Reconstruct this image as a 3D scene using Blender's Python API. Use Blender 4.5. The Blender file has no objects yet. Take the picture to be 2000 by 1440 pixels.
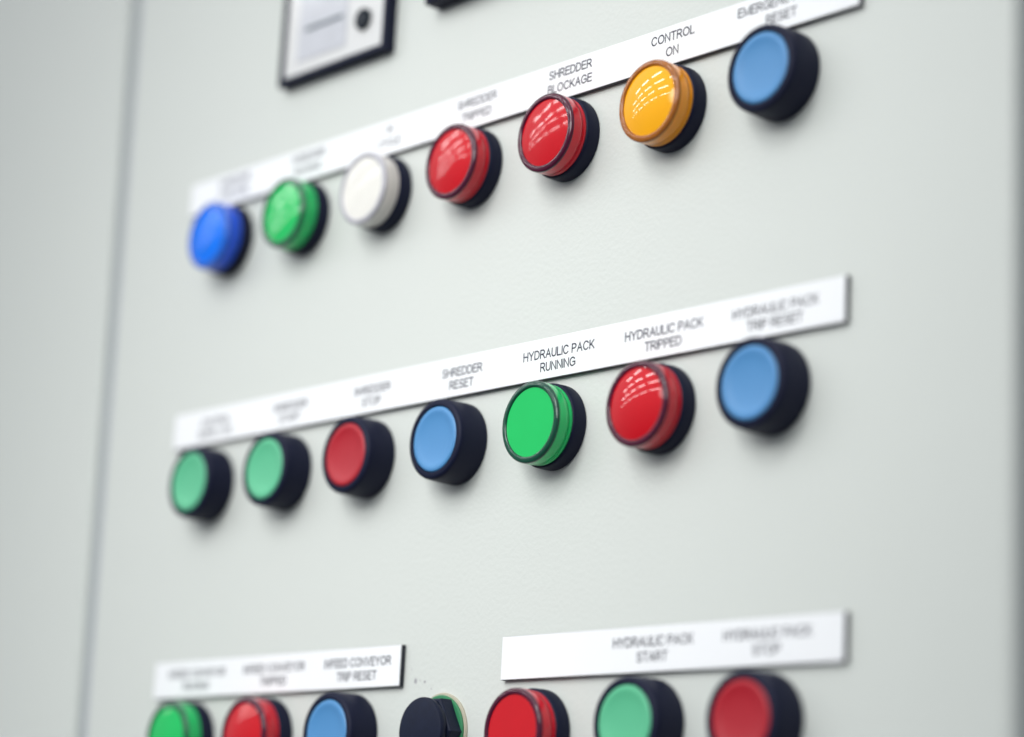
import bpy, bmesh, math, random
from mathutils import Matrix, Vector

random.seed(7)
S = bpy.context.scene
COL = S.collection
MM = 0.001

# ------------------------------------------------------------------ camera
cd = bpy.data.cameras.new('camera')
cam = bpy.data.objects.new('camera', cd)
COL.objects.link(cam)
RX = Vector((0.6624617, 0.7473042, 0.0517775))
DN = Vector((-0.1326138, 0.1850246, -0.9737451))
FW = Vector((-0.7372639, 0.6382024, 0.2216745))
cam.matrix_world = Matrix((
    (RX.x, -DN.x, -FW.x, 0.7984423),
    (RX.y, -DN.y, -FW.y, -0.5352539),
    (RX.z, -DN.z, -FW.z, -0.1616124),
    (0, 0, 0, 1)))
cd.sensor_width = 36.0
cd.lens = 4671.34 / 2000 * 36
cd.clip_start = 0.01
cd.clip_end = 100
cd.dof.use_dof = True
cd.dof.focus_distance = 0.818
cd.dof.aperture_fstop = 3.35
S.camera = cam

# ------------------------------------------------------------------ world: the pale interior of the hall
W = bpy.data.worlds.new('World')
S.world = W
W.use_nodes = True
nt = W.node_tree
nt.nodes.clear()
out = nt.nodes.new('ShaderNodeOutputWorld')
bg = nt.nodes.new('ShaderNodeBackground')
tc = nt.nodes.new('ShaderNodeTexCoord')
sp = nt.nodes.new('ShaderNodeSeparateXYZ')
mr = nt.nodes.new('ShaderNodeMapRange')
mr.inputs['From Min'].default_value = -0.3
mr.inputs['From Max'].default_value = 1.0
rp = nt.nodes.new('ShaderNodeValToRGB')
rp.color_ramp.elements[0].color = (0.10, 0.108, 0.125, 1)
rp.color_ramp.elements[1].color = (0.85, 0.88, 0.90, 1)
nt.links.new(tc.outputs['Generated'], sp.inputs[0])
nt.links.new(sp.outputs['Z'], mr.inputs['Value'])
nt.links.new(mr.outputs[0], rp.inputs[0])
nt.links.new(rp.outputs[0], bg.inputs['Color'])
bg.inputs['Strength'].default_value = 1.2
nt.links.new(bg.outputs[0], out.inputs[0])

# ------------------------------------------------------------------ lamps: rows of ceiling battens in front of the panel, long and thin
LAMP_W = 6.2
KEY_W = 70.0


def area(name, loc, target, sx, sy, watts, colour=(1, 1, 1)):
    ld = bpy.data.lights.new(name, 'AREA')
    ld.shape = 'RECTANGLE'
    ld.size = sx
    ld.size_y = sy
    ld.energy = watts
    ld.color = colour
    o = bpy.data.objects.new(name, ld)
    COL.objects.link(o)
    o.location = loc
    d = Vector(target) - Vector(loc)
    o.rotation_euler = d.to_track_quat('-Z', 'Y').to_euler()
    return o


for d in (1.9, 2.7, 3.7, 5.2):
    for k in range(6):
        x = -d * 1.75 + k * 0.62 * d ** 0.5 * 1.05
        o = area('ceiling_batten', (x, -d, 2.1), (x, -d, 0), 0.46 * d ** 0.5, 0.12, LAMP_W * 0.32 * d)
sd = bpy.data.lights.new('falloff_spot', 'SPOT')  # added unseen spots: soft cones imitate lens vignetting towards the corners
sd.energy = KEY_W / 3
sd.color = (1, 0.99, 0.975)
sd.spot_size = math.radians(36)
sd.spot_blend = 1.0
sd.shadow_soft_size = 0.22
for at in ((0.15, -1.18, 0.45), (0.42, -1.12, 0.86), (0.62, -1.16, 0.42)):
    so = bpy.data.objects.new('falloff_spot', sd)
    COL.objects.link(so)
    so.location = at
    so.rotation_euler = (Vector((0.13, 0, 0.00)) - Vector(at)).to_track_quat('-Z', 'Y').to_euler()

S.view_settings.view_transform = 'Standard'
S.view_settings.look = 'None'
S.view_settings.exposure = -0.13
S.view_settings.gamma = 1.0
S.view_settings.use_curve_mapping = False
S.render.engine = 'CYCLES'
S.cycles.use_denoising = True
S.cycles.max_bounces = 8
S.cycles.sample_clamp_indirect = 6


# ------------------------------------------------------------------ materials
def lin(c):
    return tuple((v / 255 / 12.92) if v <= 10 else ((v / 255 + 0.055) / 1.055) ** 2.4 for v in c) + (1,)


def mat(name, col, rough=0.4, coat=0.0, coat_rough=0.05, bump=None, sss=0.0, mottle=None, spec=0.5, rough_var=None, coat_ior=1.5):
    """bump = (scale, strength, distance_m) or list; mottle = (scale, amount)"""
    m = bpy.data.materials.new(name)
    m.use_nodes = True
    t = m.node_tree
    b = t.nodes['Principled BSDF']
    b.inputs['Base Color'].default_value = col if len(col) == 4 else col + (1,)
    b.inputs['Roughness'].default_value = rough
    b.inputs['Specular IOR Level'].default_value = spec
    b.inputs['Coat Weight'].default_value = coat
    b.inputs['Coat Roughness'].default_value = coat_rough
    b.inputs['Coat IOR'].default_value = coat_ior
    if sss:
        b.inputs['Subsurface Weight'].default_value = sss
        b.inputs['Subsurface Radius'].default_value = (1, 1, 1)
        b.inputs['Subsurface Scale'].default_value = 0.002
    co = t.nodes.new('ShaderNodeTexCoord')
    if mottle:
        n = t.nodes.new('ShaderNodeTexNoise')
        n.inputs['Scale'].default_value = mottle[0]
        n.inputs['Detail'].default_value = 5
        mx = t.nodes.new('ShaderNodeMix')
        mx.data_type = 'RGBA'
        mx.inputs[6].default_value = tuple(v * (1 - mottle[1]) for v in col[:3]) + (1,)
        mx.inputs[7].default_value = tuple(min(1, v * (1 + mottle[1])) for v in col[:3]) + (1,)
        t.links.new(co.outputs['Object'], n.inputs['Vector'])
        t.links.new(n.outputs['Fac'], mx.inputs[0])
        t.links.new(mx.outputs[2], b.inputs['Base Color'])
    if rough_var:
        n = t.nodes.new('ShaderNodeTexNoise')
        n.inputs['Scale'].default_value = rough_var[0]
        n.inputs['Detail'].default_value = 4
        r = t.nodes.new('ShaderNodeMapRange')
        r.inputs['To Min'].default_value = rough - rough_var[1]
        r.inputs['To Max'].default_value = rough + rough_var[1]
        t.links.new(co.outputs['Object'], n.inputs['Vector'])
        t.links.new(n.outputs['Fac'], r.inputs['Value'])
        t.links.new(r.outputs[0], b.inputs['Roughness'])
    if bump:
        prev = None
        for (sc, st, dist) in (bump if isinstance(bump, list) else [bump]):
            n = t.nodes.new('ShaderNodeTexNoise')
            n.inputs['Scale'].default_value = sc
            n.inputs['Detail'].default_value = 2
            bp = t.nodes.new('ShaderNodeBump')
            bp.inputs['Strength'].default_value = st
            bp.inputs['Distance'].default_value = dist
            t.links.new(co.outputs['Object'], n.inputs['Vector'])
            t.links.new(n.outputs['Fac'], bp.inputs['Height'])
            if prev:
                t.links.new(prev.outputs[0], bp.inputs['Normal'])
            prev = bp
        t.links.new(prev.outputs[0], b.inputs['Normal'])
        if coat:
            t.links.new(prev.outputs[0], b.inputs['Coat Normal'])
    return m


M_PANEL = mat('powder_coated_steel', (0.620, 0.655, 0.624), 0.42, bump=[(620, 0.55, 0.0002), (60, 0.05, 0.001)],
              mottle=(9, 0.012), rough_var=(30, 0.05))
M_FRAME = mat('dark_frame_paint', (0.035, 0.050, 0.080), 0.5, mottle=(20, 0.1))
M_BLACK = mat('black_moulded_plastic', (0.0032, 0.0058, 0.026), 0.55, bump=(2200, 0.12, 0.0001), rough_var=(300, 0.06), spec=0.22)
M_BLACK_SOFT = mat('worn_black_plastic', (0.006, 0.010, 0.028), 0.5, bump=(900, 0.15, 0.0002), mottle=(350, 0.3), spec=0.2)
M_WHITE = mat('white_laminate', (0.86, 0.88, 0.90), 0.35, mottle=(25, 0.01), bump=(500, 0.03, 0.0002))
M_CORE = mat('black_laminate_core', (0.008, 0.010, 0.022), 0.45, bump=(1500, 0.1, 0.0001))
M_INK = mat('engraved_black', (0.008, 0.010, 0.032), 0.6)
M_SCUFF = mat('scuffed_paint', (0.34, 0.34, 0.36), 0.6)
M_FILLER = mat('grey_gap_filler', (0.40, 0.43, 0.46), 0.6)
M_GASKET = mat('beige_gasket', (0.46, 0.43, 0.34), 0.6)
M_GREENRING = mat('green_ring_plastic', (0.03, 0.21, 0.09), 0.35)
M_DIAL = mat('white_dial', (0.66, 0.67, 0.67), 0.3, coat=0.6, coat_rough=0.08)
M_WINDOW = mat('grey_window', (0.50, 0.52, 0.57), 0.3, coat=0.6, coat_rough=0.08, mottle=(90, 0.12))
M_SLATE = mat('slate_print', (0.05, 0.075, 0.10), 0.5)
M_SCREW = mat('dark_slotted_plastic', (0.010, 0.016, 0.024), 0.55, spec=0.2)

CAPS = {
    'green': mat('mint_green_cap', lin((88, 184, 140)), 0.42, bump=(1400, 0.05, 0.0001), mottle=(120, 0.03)),
    'red': mat('matt_red_cap', lin((170, 20, 38)), 0.42, bump=(1400, 0.05, 0.0001), mottle=(120, 0.03)),
    'blue': mat('sky_blue_cap', lin((76, 138, 192)), 0.42, bump=(1400, 0.05, 0.0001), mottle=(120, 0.03)),
}
LENS = {}
for nm, face, wall, rim_shade in (
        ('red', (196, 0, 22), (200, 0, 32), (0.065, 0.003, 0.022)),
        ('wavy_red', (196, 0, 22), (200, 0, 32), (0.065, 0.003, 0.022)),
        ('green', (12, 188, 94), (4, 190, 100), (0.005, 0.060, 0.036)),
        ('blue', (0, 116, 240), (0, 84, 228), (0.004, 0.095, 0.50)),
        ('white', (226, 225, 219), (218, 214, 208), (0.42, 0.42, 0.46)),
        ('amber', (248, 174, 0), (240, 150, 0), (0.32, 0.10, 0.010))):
    LENS[nm] = (
        mat(nm + '_lens_face', lin(face), 0.35, coat={'white': 0.3, 'blue': 0.55}.get(nm, 1.0), coat_ior=1.62, coat_rough=0.08 if nm == 'wavy_red' else 0.045, bump={'wavy_red': (62, 0.26, 0.0014), 'red': (70, 0.05, 0.001), 'amber': (70, 0.07, 0.001), 'blue': (70, 0.06, 0.001), 'green': (70, 0.06, 0.001)}.get(nm), mottle=(75, 0.07), spec=0.0),
        mat(nm + '_lens_wall', lin(wall), 0.30, coat=0.55, coat_rough=0.12, mottle=(160, 0.10), bump=(300, 0.05, 0.0004), spec=0.2),
        mat(nm + '_lens_rim_shade', rim_shade, 0.12, coat=0.8, coat_rough=0.05, mottle=(300, 0.25), spec=0.1))  # shade from refraction in the lens edge is put into this colour


# ------------------------------------------------------------------ helpers
def link_mesh(name, me, m, parent=None, angle=35):
    me.materials.append(m)
    me.polygons.foreach_set('use_smooth', [True] * len(me.polygons))
    me.set_sharp_from_angle(angle=math.radians(angle))
    o = bpy.data.objects.new(name, me)
    COL.objects.link(o)
    if parent:
        o.parent = parent
    return o


def from_bm(name, bm, m, parent=None, angle=35):
    bmesh.ops.recalc_face_normals(bm, faces=bm.faces)
    me = bpy.data.meshes.new(name)
    bm.to_mesh(me)
    bm.free()
    return link_mesh(name, me, m, parent, angle)


def lathe(name, prof, m, parent=None, n=96, angle=40, cap_in=False):
    """prof: (radius mm, height mm out of the panel); axis -y"""
    bm = bmesh.new()
    rings = []
    for r, h in prof:
        if r < 1e-6:
            rings.append([bm.verts.new((0, -h * MM, 0))])
        else:
            rings.append([bm.verts.new((r * MM * math.cos(2 * math.pi * i / n), -h * MM, r * MM * math.sin(2 * math.pi * i / n))) for i in range(n)])
    for a, b in zip(rings, rings[1:]):
        for i in range(n):
            j = (i + 1) % n
            if len(a) == 1 and len(b) == 1:
                continue
            if len(a) == 1:
                bm.faces.new((a[0], b[i], b[j]))
            elif len(b) == 1:
                bm.faces.new((a[i], a[j], b[0]))
            else:
                bm.faces.new((a[i], a[j], b[j], b[i]))
    return from_bm(name, bm, m, parent, angle)


def arc(cx, cy, r, a0, a1, n=6):
    return [(cx + r * math.cos(math.radians(a0 + (a1 - a0) * i / n)), cy + r * math.sin(math.radians(a0 + (a1 - a0) * i / n))) for i in range(n + 1)]


def box(name, x0, x1, y0, y1, z0, z1, m, parent=None, bevel=0.0, seg=3, angle=10):
    """millimetres"""
    bm = bmesh.new()
    bmesh.ops.create_cube(bm, size=1)
    for v in bm.verts:
        v.co = Vector(((x0 + x1) / 2 + v.co.x * (x1 - x0), (y0 + y1) / 2 + v.co.y * (y1 - y0), (z0 + z1) / 2 + v.co.z * (z1 - z0))) * MM
    if bevel:
        bmesh.ops.bevel(bm, geom=list(bm.edges), offset=bevel * MM, segments=seg, affect='EDGES', profile=0.5)
    return from_bm(name, bm, m, parent, 10)


def prism(name, pts, y0, y1, m, parent=None, bevel=0.0, seg=4):
    """outline in x,z (mm), extruded y0 (front) to y1"""
    bm = bmesh.new()
    a = [bm.verts.new((x * MM, y0 * MM, z * MM)) for x, z in pts]
    b = [bm.verts.new((x * MM, y1 * MM, z * MM)) for x, z in pts]
    bm.faces.new(a)
    bm.faces.new(b[::-1])
    n = len(pts)
    for i in range(n):
        bm.faces.new((a[i], b[i], b[(i + 1) % n], a[(i + 1) % n]))
    if bevel:
        es = [e for e in bm.edges if all(abs(v.co.y - y0 * MM) < 1e-7 for v in e.verts)]
        bmesh.ops.bevel(bm, geom=es, offset=bevel * MM, segments=seg, affect='EDGES', profile=0.5)
    return from_bm(name, bm, m, parent, 10)


def frame(name, x0, x1, z0, z1, w, y0, y1, m, parent, bevel=0.8):
    """square ring, front at y0, with bevelled edges"""
    bm = bmesh.new()
    def ring(a, y):
        return [bm.verts.new((x * MM, y * MM, z * MM)) for x, z in ((x0 + a, z0 + a), (x1 - a, z0 + a), (x1 - a, z1 - a), (x0 + a, z1 - a))]
    R = [ring(0, y1), ring(0, y0 + bevel), ring(bevel * 0.35, y0 + bevel * 0.3), ring(bevel, y0), ring(w - 0.5, y0), ring(w, y0 + 0.6), ring(w, y1)]
    for a, b in zip(R, R[1:]):
        for i in range(4):
            j = (i + 1) % 4
            bm.faces.new((a[i], a[j], b[j], b[i]))
    return from_bm(name, bm, m, parent, 12)


def thing(name, label, cat, loc, group=None):
    o = bpy.data.objects.new(name, None)
    o.empty_display_size = 0.01
    COL.objects.link(o)
    o.location = Vector(loc) * MM
    o['label'] = label
    o['category'] = cat
    if group:
        o['group'] = group
    return o


def tag(o, label, cat, group=None):
    o['label'] = label
    o['category'] = cat
    if group:
        o['group'] = group


def el(cx, cy, rx, ry, a0, a1, n=10):
    return [(cx + rx * math.cos(math.radians(a0 + (a1 - a0) * i / n)), cy + ry * math.sin(math.radians(a0 + (a1 - a0) * i / n))) for i in range(n + 1)]


# engraver's letters: (advance width, strokes) on a cap height of 1, centre lines
GLYPH = {
    'A': (0.80, [[(0.0, 0), (0.40, 1), (0.80, 0)], [(0.14, 0.36), (0.66, 0.36)]]),
    'B': (0.68, [[(0, 0), (0, 1), (0.38, 1)] + el(0.38, 0.76, 0.23, 0.24, 90, -90) + [(0, 0.52)], [(0.38, 0.52)] + el(0.38, 0.26, 0.30, 0.26, 90, -90) + [(0, 0)]]),
    'C': (0.84, [el(0.44, 0.5, 0.44, 0.51, 38, 322, 22)]),
    'D': (0.78, [[(0, 0), (0, 1), (0.34, 1)] + el(0.34, 0.5, 0.44, 0.5, 90, -90, 16) + [(0, 0)]]),
    'E': (0.66, [[(0.66, 1), (0, 1), (0, 0), (0.68, 0)], [(0, 0.53), (0.61, 0.53)]]),
    'F': (0.60, [[(0.60, 1), (0, 1), (0, 0)], [(0, 0.51), (0.53, 0.51)]]),
    'G': (0.88, [el(0.45, 0.5, 0.45, 0.51, 42, 310, 22) + [(0.88, 0.14), (0.88, 0.46), (0.50, 0.46)]]),
    'H': (0.74, [[(0, 0), (0, 1)], [(0.74, 0), (0.74, 1)], [(0, 0.52), (0.74, 0.52)]]),
    'I': (0.0, [[(0, 0), (0, 1)]]),
    'K': (0.72, [[(0, 0), (0, 1)], [(0.68, 1), (0, 0.34)], [(0.22, 0.56), (0.74, 0)]]),
    'L': (0.56, [[(0, 1), (0, 0), (0.58, 0)]]),
    'M': (0.84, [[(0, 0), (0, 1), (0.42, 0.04), (0.84, 1), (0.84, 0)]]),
    'N': (0.74, [[(0, 0), (0, 1), (0.74, 0), (0.74, 1)]]),
    'O': (0.94, [el(0.47, 0.5, 0.47, 0.51, 90, 450, 28)]),
    'P': (0.68, [[(0, 0), (0, 1), (0.38, 1)] + el(0.38, 0.73, 0.30, 0.27, 90, -90) + [(0, 0.46)]]),
    'R': (0.74, [[(0, 0), (0, 1), (0.41, 1)] + el(0.41, 0.74, 0.28, 0.26, 90, -90) + [(0, 0.48)], [(0.34, 0.48), (0.50, 0.36), (0.76, 0)]]),
    'S': (0.70, [el(0.35, 0.745, 0.31, 0.265, 25, 270, 14) + el(0.35, 0.245, 0.35, 0.255, 90, -155, 14)]),
    'T': (0.72, [[(0, 1), (0.72, 1)], [(0.36, 1), (0.36, 0)]]),
    'U': (0.72, [[(0, 1), (0, 0.36)] + el(0.36, 0.36, 0.36, 0.37, 180, 360, 14) + [(0.72, 1)]]),
    'V': (0.78, [[(0, 1), (0.39, 0), (0.78, 1)]]),
    'W': (1.14, [[(0, 1), (0.28, 0), (0.57, 1), (0.86, 0), (1.14, 1)]]),
    'X': (0.76, [[(0, 0), (0.76, 1)], [(0, 1), (0.76, 0)]]),
    'Y': (0.78, [[(0, 1), (0.39, 0.44), (0.78, 1)], [(0.39, 0.44), (0.39, 0)]]),
    ' ': (0.16, []),
}


def text_mesh(s, cap, squeeze):
    """flat engraved letters, centred, cap height in mm; mesh in the xz plane facing -y"""
    wt = 0.152 * cap / 2                       # half stroke
    k = cap - 2 * wt
    total = sum(GLYPH[c][0] for c in s) + 0.27 * (len(s) - 1)
    pen = -total / 2
    bm = bmesh.new()
    lift = 0
    for c in s:
        w, strokes = GLYPH[c]
        for st in strokes:
            P = [Vector(((pen + x) * k * squeeze, (y - 0.5) * k)) for x, y in st]
            Q = [P[0]]
            for p in P[1:]:
                if (p - Q[-1]).length > 1e-4:
                    Q.append(p)
            closed = (Q[0] - Q[-1]).length < 0.01
            L, R = [], []
            for i, p in enumerate(Q):
                d0 = (p - Q[i - 1]).normalized() if i else None
                d1 = (Q[i + 1] - p).normalized() if i < len(Q) - 1 else None
                if closed and i == 0:
                    d0 = (Q[-1] - Q[-2]).normalized()
                if closed and i == len(Q) - 1:
                    d1 = (Q[1] - Q[0]).normalized()
                d0, d1 = d0 or d1, d1 or d0
                n0, n1 = Vector((-d0.y, d0.x)), Vector((-d1.y, d1.x))
                n = (n0 + n1)
                n = n.normalized() if n.length > 1e-3 else n0
                m = wt / max(0.45, n.dot(n1))
                ext = Vector((0, 0))
                if not closed and i == 0:
                    ext = -d1 * wt
                if not closed and i == len(Q) - 1:
                    ext = d0 * wt
                L.append(p + n * m + ext)
                R.append(p - n * m + ext)
            y = -0.004 * (lift % 4)
            lift += 1
            lv = [bm.verts.new((a.x * MM, y * MM, a.y * MM)) for a in L]
            rv = [bm.verts.new((a.x * MM, y * MM, a.y * MM)) for a in R]
            for i in range(len(lv) - 1):
                bm.faces.new((lv[i], rv[i], rv[i + 1], lv[i + 1]))
        pen += w + 0.27
    me = bpy.data.meshes.new('t')
    bm.to_mesh(me)
    bm.free()
    return me


# ------------------------------------------------------------------ cabinet
cab = thing('control_cabinet', 'pale grey powder coated control cabinet with a seam between its doors, carrying every button', 'control cabinet', (0, 0, 0))


def seam(z):
    return -86.5 - 0.0282 * (z + 99)


door = prism('door', [(seam(-420) + 3.6, -420), (395.5, -420), (395.5, 520), (seam(520) + 3.6, 520)], 0, 22, M_PANEL, cab, bevel=5.0, seg=8)
for (x, z, r) in ((137.0, -83.4, 0.95), (142.2, -83.9, 0.55), (139.5, -83.3, 0.25), (217.6, 130.9, 0.3), (134.5, -79.2, 0.25), (146.0, -86.4, 0.3)):
    pts = [(x + r * (0.75 + 0.5 * random.random()) * math.cos(a), z + r * (0.75 + 0.5 * random.random()) * math.sin(a)) for a in [i * math.pi / 5 for i in range(10)]]
    prism('scuff_mark', pts, -0.03, 0.05, M_SCUFF, door)
prism('door', [(-720, -420), (seam(-420) - 3.6, -420), (seam(520) - 3.6, 520), (-720, 520)], 0, 22, M_PANEL, cab, bevel=2.6)
prism('mullion', [(seam(-420) - 14, -420), (seam(-420) + 14, -420), (seam(520) + 14, 520), (seam(520) - 14, 520)], 22.2, 23.8, M_PANEL, cab)
prism('gap_filler', [(seam(-420) - 3.5, -420), (seam(-420) + 3.5, -420), (seam(520) + 3.5, 520), (seam(520) - 3.5, 520)], 3.6, 22.0, M_FILLER, cab)  # filler added in the door gap to lighten its deep shade
box('frame', -740, 480, 24, 70, -440, 540, M_FRAME, cab, bevel=1.5)

# ------------------------------------------------------------------ panel meters along the top
mt = thing('panel_meter', 'square meter with white dial, round dark adjuster and thin black bezel', 'panel meter', (65.5, 0, 161.3), 'panel meters above the top label strip')
mt.rotation_euler = (0, math.radians(0.3), 0)
frame('bezel', -35.2, 35.2, 0, 70.4, 2.9, -5.2, 0, M_BLACK, mt)
box('dial', -32.2, 32.2, -4.2, -0.2, 3.0, 67.4, M_DIAL, mt, 0.3)
box('window', -23.5, 8.5, -4.6, -4.15, 8.0, 62.0, M_WINDOW, mt, 0.15)
box('scale_bar', -19.0, 6.0, -4.75, -4.5, 20.2, 21.9, M_SLATE, mt, 0.1)
ad = lathe('adjuster', [(4.5, 4.0), (4.5, 5.4), (4.1, 5.9), (0, 5.9)], M_SCREW, mt, 48)
ad.location = (19.8 * MM, 0, 16.0 * MM)
sl = box('slot', -3.4, 3.4, -6.1, -5.85, -0.5, 0.5, M_CORE, ad)
sl.rotation_euler = (0, math.radians(35), 0)

m2 = thing('panel_meter', 'thick black meter housing of which only the bottom edge shows', 'panel meter', (163.0, 0, 171.6), 'panel meters above the top label strip')
frame('bezel', -36, 36, 0, 72, 3.2, -7.8, 0, M_BLACK, m2)
box('dial', -32.7, 32.7, -6.4, -0.2, 3.3, 68.7, M_DIAL, m2, 0.3)

# ------------------------------------------------------------------ label strips
X = [0.0, 51.5, 102.6, 154.3, 205.2, 256.4, 305.8]
Z = [102.6, 0.0, -101.8]
CAP, SQ = 3.3, 1.0
STRIP_GROUP = 'engraved label strips'


def strip(label, x0, x1, z0, z1, legends, zc, pitch):
    t = thing('label_strip', label, 'label strip', ((x0 + x1) / 2, 0, (z0 + z1) / 2), STRIP_GROUP)
    hx, hz = (x1 - x0) / 2, (z1 - z0) / 2
    box('backing', -hx, hx, -2.0, -0.02, -hz, hz, M_CORE, t, 0.12, 2)
    box('face', -hx + 0.12, hx - 0.12, -2.3, -1.95, -hz + 0.12, hz - 0.12, M_WHITE, t, 0.1, 2)
    for x, lines, sq in legends:
        bm = bmesh.new()
        for i, ln in enumerate(lines):
            me = text_mesh(ln, CAP, SQ * sq)
            off = Vector((x - (x0 + x1) / 2, -2.33, zc - (z0 + z1) / 2 + (0.5 - i) * pitch)) * MM
            for v in me.vertices:
                v.co += off
            bm.from_mesh(me)
            bpy.data.meshes.remove(me)
        me = bpy.data.meshes.new('legend')
        bm.to_mesh(me)
        bm.free()
        link_mesh('legend', me, M_INK, t)
    return t


strip('long white strip under the meters with the words SHREDDER BLOCKAGE and CONTROL ON', -31, 337.9, 118.3, 132.4, [
    (X[0] + 1.2, ('SHREDDER', 'FORWARD'), 1), (X[1] + 0.6, ('SHREDDER', 'RUNNING'), 1), (X[2] + 1.5, ('IN', 'CYCLE'), 1),
    (X[3] + 1, ('SHREDDER', 'TRIPPED'), 1), (X[4] + 0.4, ('SHREDDER', 'BLOCKAGE'), 1), (X[5] - 0.2, ('CONTROL', 'ON'), 1),
    (X[6] - 0.5, ('EMERGENCY STOP', 'RESET'), 1)], 125.8, 5.3)
strip('long white strip across the middle with the words HYDRAULIC PACK RUNNING', -28.6, 334.8, 17.4, 32.1, [
    (X[0] + 1.2, ('CONTROL', 'SUPPLY ON'), 1), (X[1] + 0.8, ('SHREDDER', 'START'), 1), (X[2] + 1, ('SHREDDER', 'STOP'), 1),
    (X[3] + 1.3, ('SHREDDER', 'RESET'), 1), (X[4] + 1.3, ('HYDRAULIC PACK', 'RUNNING'), 1), (X[5] + 0.8, ('HYDRAULIC PACK', 'TRIPPED'), 1),
    (X[6] + 0.3, ('HYDRAULIC PACK', 'TRIP RESET'), 1)], 24.1, 4.7)
strip('shorter white strip with three INFEED CONVEYOR legends and a black right end', -27.8, 130.6, -85.2, -70.4, [
    (X[0] + 2.4, ('INFEED CONVEYOR', 'RUNNING'), 1), (X[1] + 2.6, ('INFEED CONVEYOR', 'TRIPPED'), 1),
    (X[2] + 3.0, ('INFEED CONVEYOR', 'TRIP RESET'), 1)], -78.2, 5.0)
strip('white strip left blank at its left end, HYDRAULIC PACK START and STOP', 185.2, 337.2, -85.2, -70.4, [
    (X[5] + 1.3, ('HYDRAULIC PACK', 'START'), 1), (X[6] + 0.8, ('HYDRAULIC PACK', 'STOP'), 1)], -77.8, 4.9)

# ------------------------------------------------------------------ push buttons and pilot lamps
BARREL = ([(14.2, -0.05), (14.75, 0.25), (14.8, 1.0), (14.75, 5.0), (14.6, 9.0)] + arc(13.15, 10.9, 1.35, 8, 84, 7)
          + [(12.6, 12.32), (12.2, 12.3), (12.0, 12.1), (11.95, 10.4)])
CAPP = [(11.8, 10.2), (11.8, 11.5), (11.6, 11.95), (11.2, 12.15), (10.4, 12.2), (9.6, 12.1), (8.8, 11.85), (7.6, 11.62), (5.5, 11.4), (3, 11.27), (0, 11.22)]
BEZEL = [(14.2, -0.05), (14.75, 0.25), (14.8, 1.0), (14.75, 4.6), (14.55, 5.4), (14.25, 5.75), (13.7, 5.85), (13.6, 5.2)]
WALL = [(13.75, 5.3), (13.95, 5.9), (14.0, 6.9), (13.8, 7.1), (13.8, 7.35), (14.05, 7.55), (14.15, 9.0), (14.2, 11.7)]
RIM = [(14.2, 11.7)] + arc(13.25, 11.95, 0.95, 0, 78, 8) + [(12.9, 12.96), (12.45, 12.98), (12.15, 12.86), (11.95, 12.6), (11.8, 12.0)]


def face_profile(sag):
    r, h = 11.9, 12.4
    return [(r, h - 0.6)] + [(r * k, h + sag * (1 - k * k)) for k in (1, 0.97, 0.93, 0.85, 0.75, 0.65, 0.55, 0.45, 0.35, 0.25, 0.12, 0)]


proto = {}


def copy_thing(src, label, loc):
    r = src.copy()
    COL.objects.link(r)
    r['label'] = label
    r.location = Vector(loc) * MM
    for ch in list(src.children):
        c = ch.copy()
        COL.objects.link(c)
        c.parent = r
    return r


def push(colour, label, x, z):
    key = ('push', colour)
    if key in proto:
        return copy_thing(proto[key], label, (x, 0, z))
    t = thing('push_button', label, 'push button', (x, 0, z), 'push buttons on the door')
    lathe('barrel', BARREL, M_BLACK, t)
    lathe('cap', CAPP, CAPS[colour], t)
    proto[key] = t
    return t


def lamp(colour, label, x, z, sag=1.3, turn=0):
    key = ('lamp', colour, sag)
    if key in proto:
        t = copy_thing(proto[key], label, (x, 0, z))
    else:
        t = thing('pilot_lamp', label, 'pilot lamp', (x, 0, z), 'pilot lamps on the door')
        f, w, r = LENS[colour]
        lathe('bezel', BEZEL, M_BLACK, t)
        lathe('lens_wall', WALL, w, t, angle=60)
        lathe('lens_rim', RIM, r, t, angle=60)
        lathe('lens_face', face_profile(sag), f, t)
        proto[key] = t
    t.rotation_euler = (0, math.radians(turn), 0)
    return t


lamp('blue', 'bright blue pilot lamp at the far left end under the top label strip', X[0], Z[0], 1.2)
lamp('green', 'green pilot lamp between the bright blue lamp and the white lamp', X[1], Z[0], 0.8)
lamp('white', 'cream white pilot lamp under the top label strip', X[2], Z[0], 0.5)
lamp('wavy_red', 'red pilot lamp beside the white lamp, under SHREDDER TRIPPED', X[3], Z[0], 1.5, 40)
lamp('wavy_red', 'red pilot lamp beside the amber lamp, under SHREDDER BLOCKAGE', X[4], Z[0], 1.5, 0)
lamp('amber', 'amber pilot lamp with white light streaks, under CONTROL ON', X[5], Z[0], 1.9)
push('blue', 'sky blue push button under EMERGENCY RESET, right of the amber lamp', X[6], Z[0])

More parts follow.
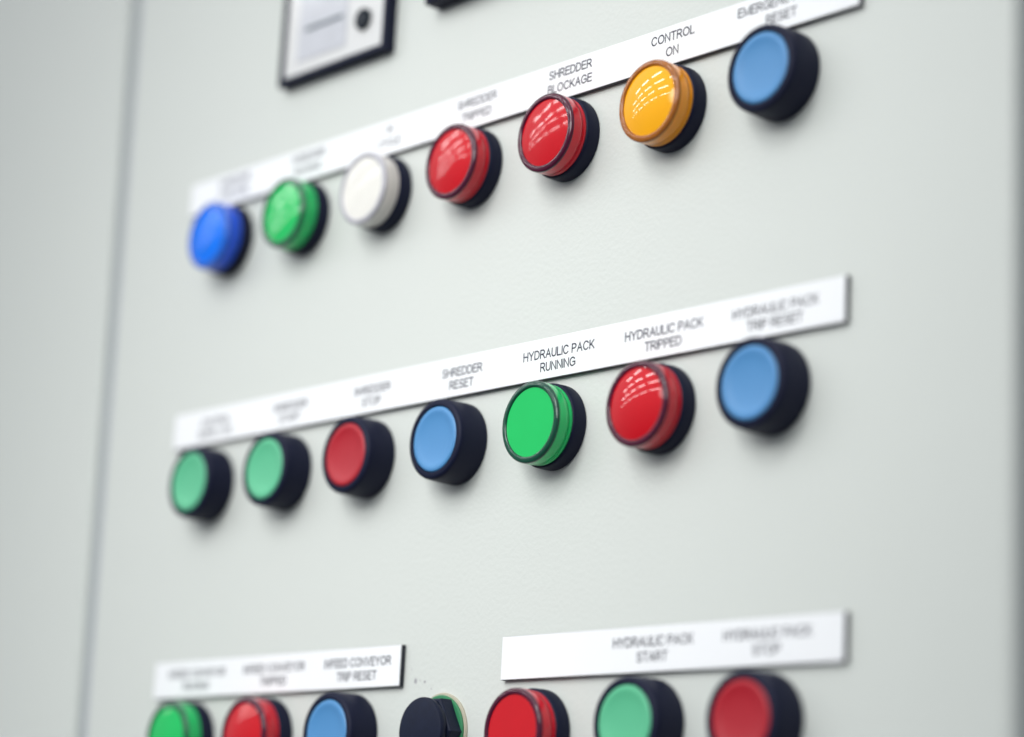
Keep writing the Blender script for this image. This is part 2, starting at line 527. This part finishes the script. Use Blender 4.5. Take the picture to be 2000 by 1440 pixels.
push('green', 'mint green push button at the left end of the middle row', X[0], Z[1])
push('green', 'mint green push button beside the red SHREDDER STOP button', X[1], Z[1])
push('red', 'red push button in black barrel under SHREDDER STOP', X[2], Z[1])
push('blue', 'sky blue push button under SHREDDER RESET, left of the green lamp', X[3], Z[1])
lamp('green', 'glossy flat faced green pilot lamp under HYDRAULIC PACK RUNNING', X[4], Z[1], 0.0)
lamp('red', 'red pilot lamp with rows of light dashes, under HYDRAULIC PACK TRIPPED', X[5], Z[1], 1.9)
push('blue', 'sky blue push button under HYDRAULIC PACK TRIP RESET, right end of the middle row', X[6] - 0.6, Z[1] + 0.6)

lamp('green', 'green pilot lamp cut by the bottom of the photo, under INFEED CONVEYOR RUNNING', X[0], Z[2], 0.8)
lamp('red', 'red pilot lamp under INFEED CONVEYOR TRIPPED, beside a green lamp', X[1], Z[2], 1.5, 200)
push('blue', 'sky blue push button under INFEED CONVEYOR TRIP RESET', X[2], Z[2])
lamp('red', 'red pilot lamp under the blank end of the HYDRAULIC PACK START strip', X[4] - 1.0, Z[2] - 1.6, 0.0)
push('green', 'mint green push button under HYDRAULIC PACK START', X[5], Z[2])
push('red', 'red push button in black barrel under HYDRAULIC PACK STOP', X[6], Z[2])

# ------------------------------------------------------------------ the odd switch: dark round knob on a faceted block, green ring and beige gasket
sw = thing('selector_switch', 'dark round knob on a faceted black block with green ring behind', 'switch', (153.2, 0, -102.0))
lathe('gasket', [(10, -0.05), (13.8, -0.05), (13.9, 0.5), (13.6, 1.0), (12.5, 1.0), (10, 1.0)], M_GASKET, sw)
lathe('ring', [(9, 0.9), (12.9, 0.9), (13.0, 1.5), (12.6, 2.0), (9, 2.1)], M_GREENRING, sw)
oc = [(12.9 * math.cos(math.radians(60 * i)), 12.9 * math.sin(math.radians(60 * i))) for i in range(6)]
prism('block', oc, -7.2, -1.9, M_BLACK_SOFT, sw, bevel=0.9, seg=3)
lathe('knob', [(10.2, 7.0), (11.2, 7.4), (11.55, 8.4), (11.55, 9.4), (11.2, 10.0), (10.4, 10.25), (0, 10.3)], M_BLACK_SOFT, sw)
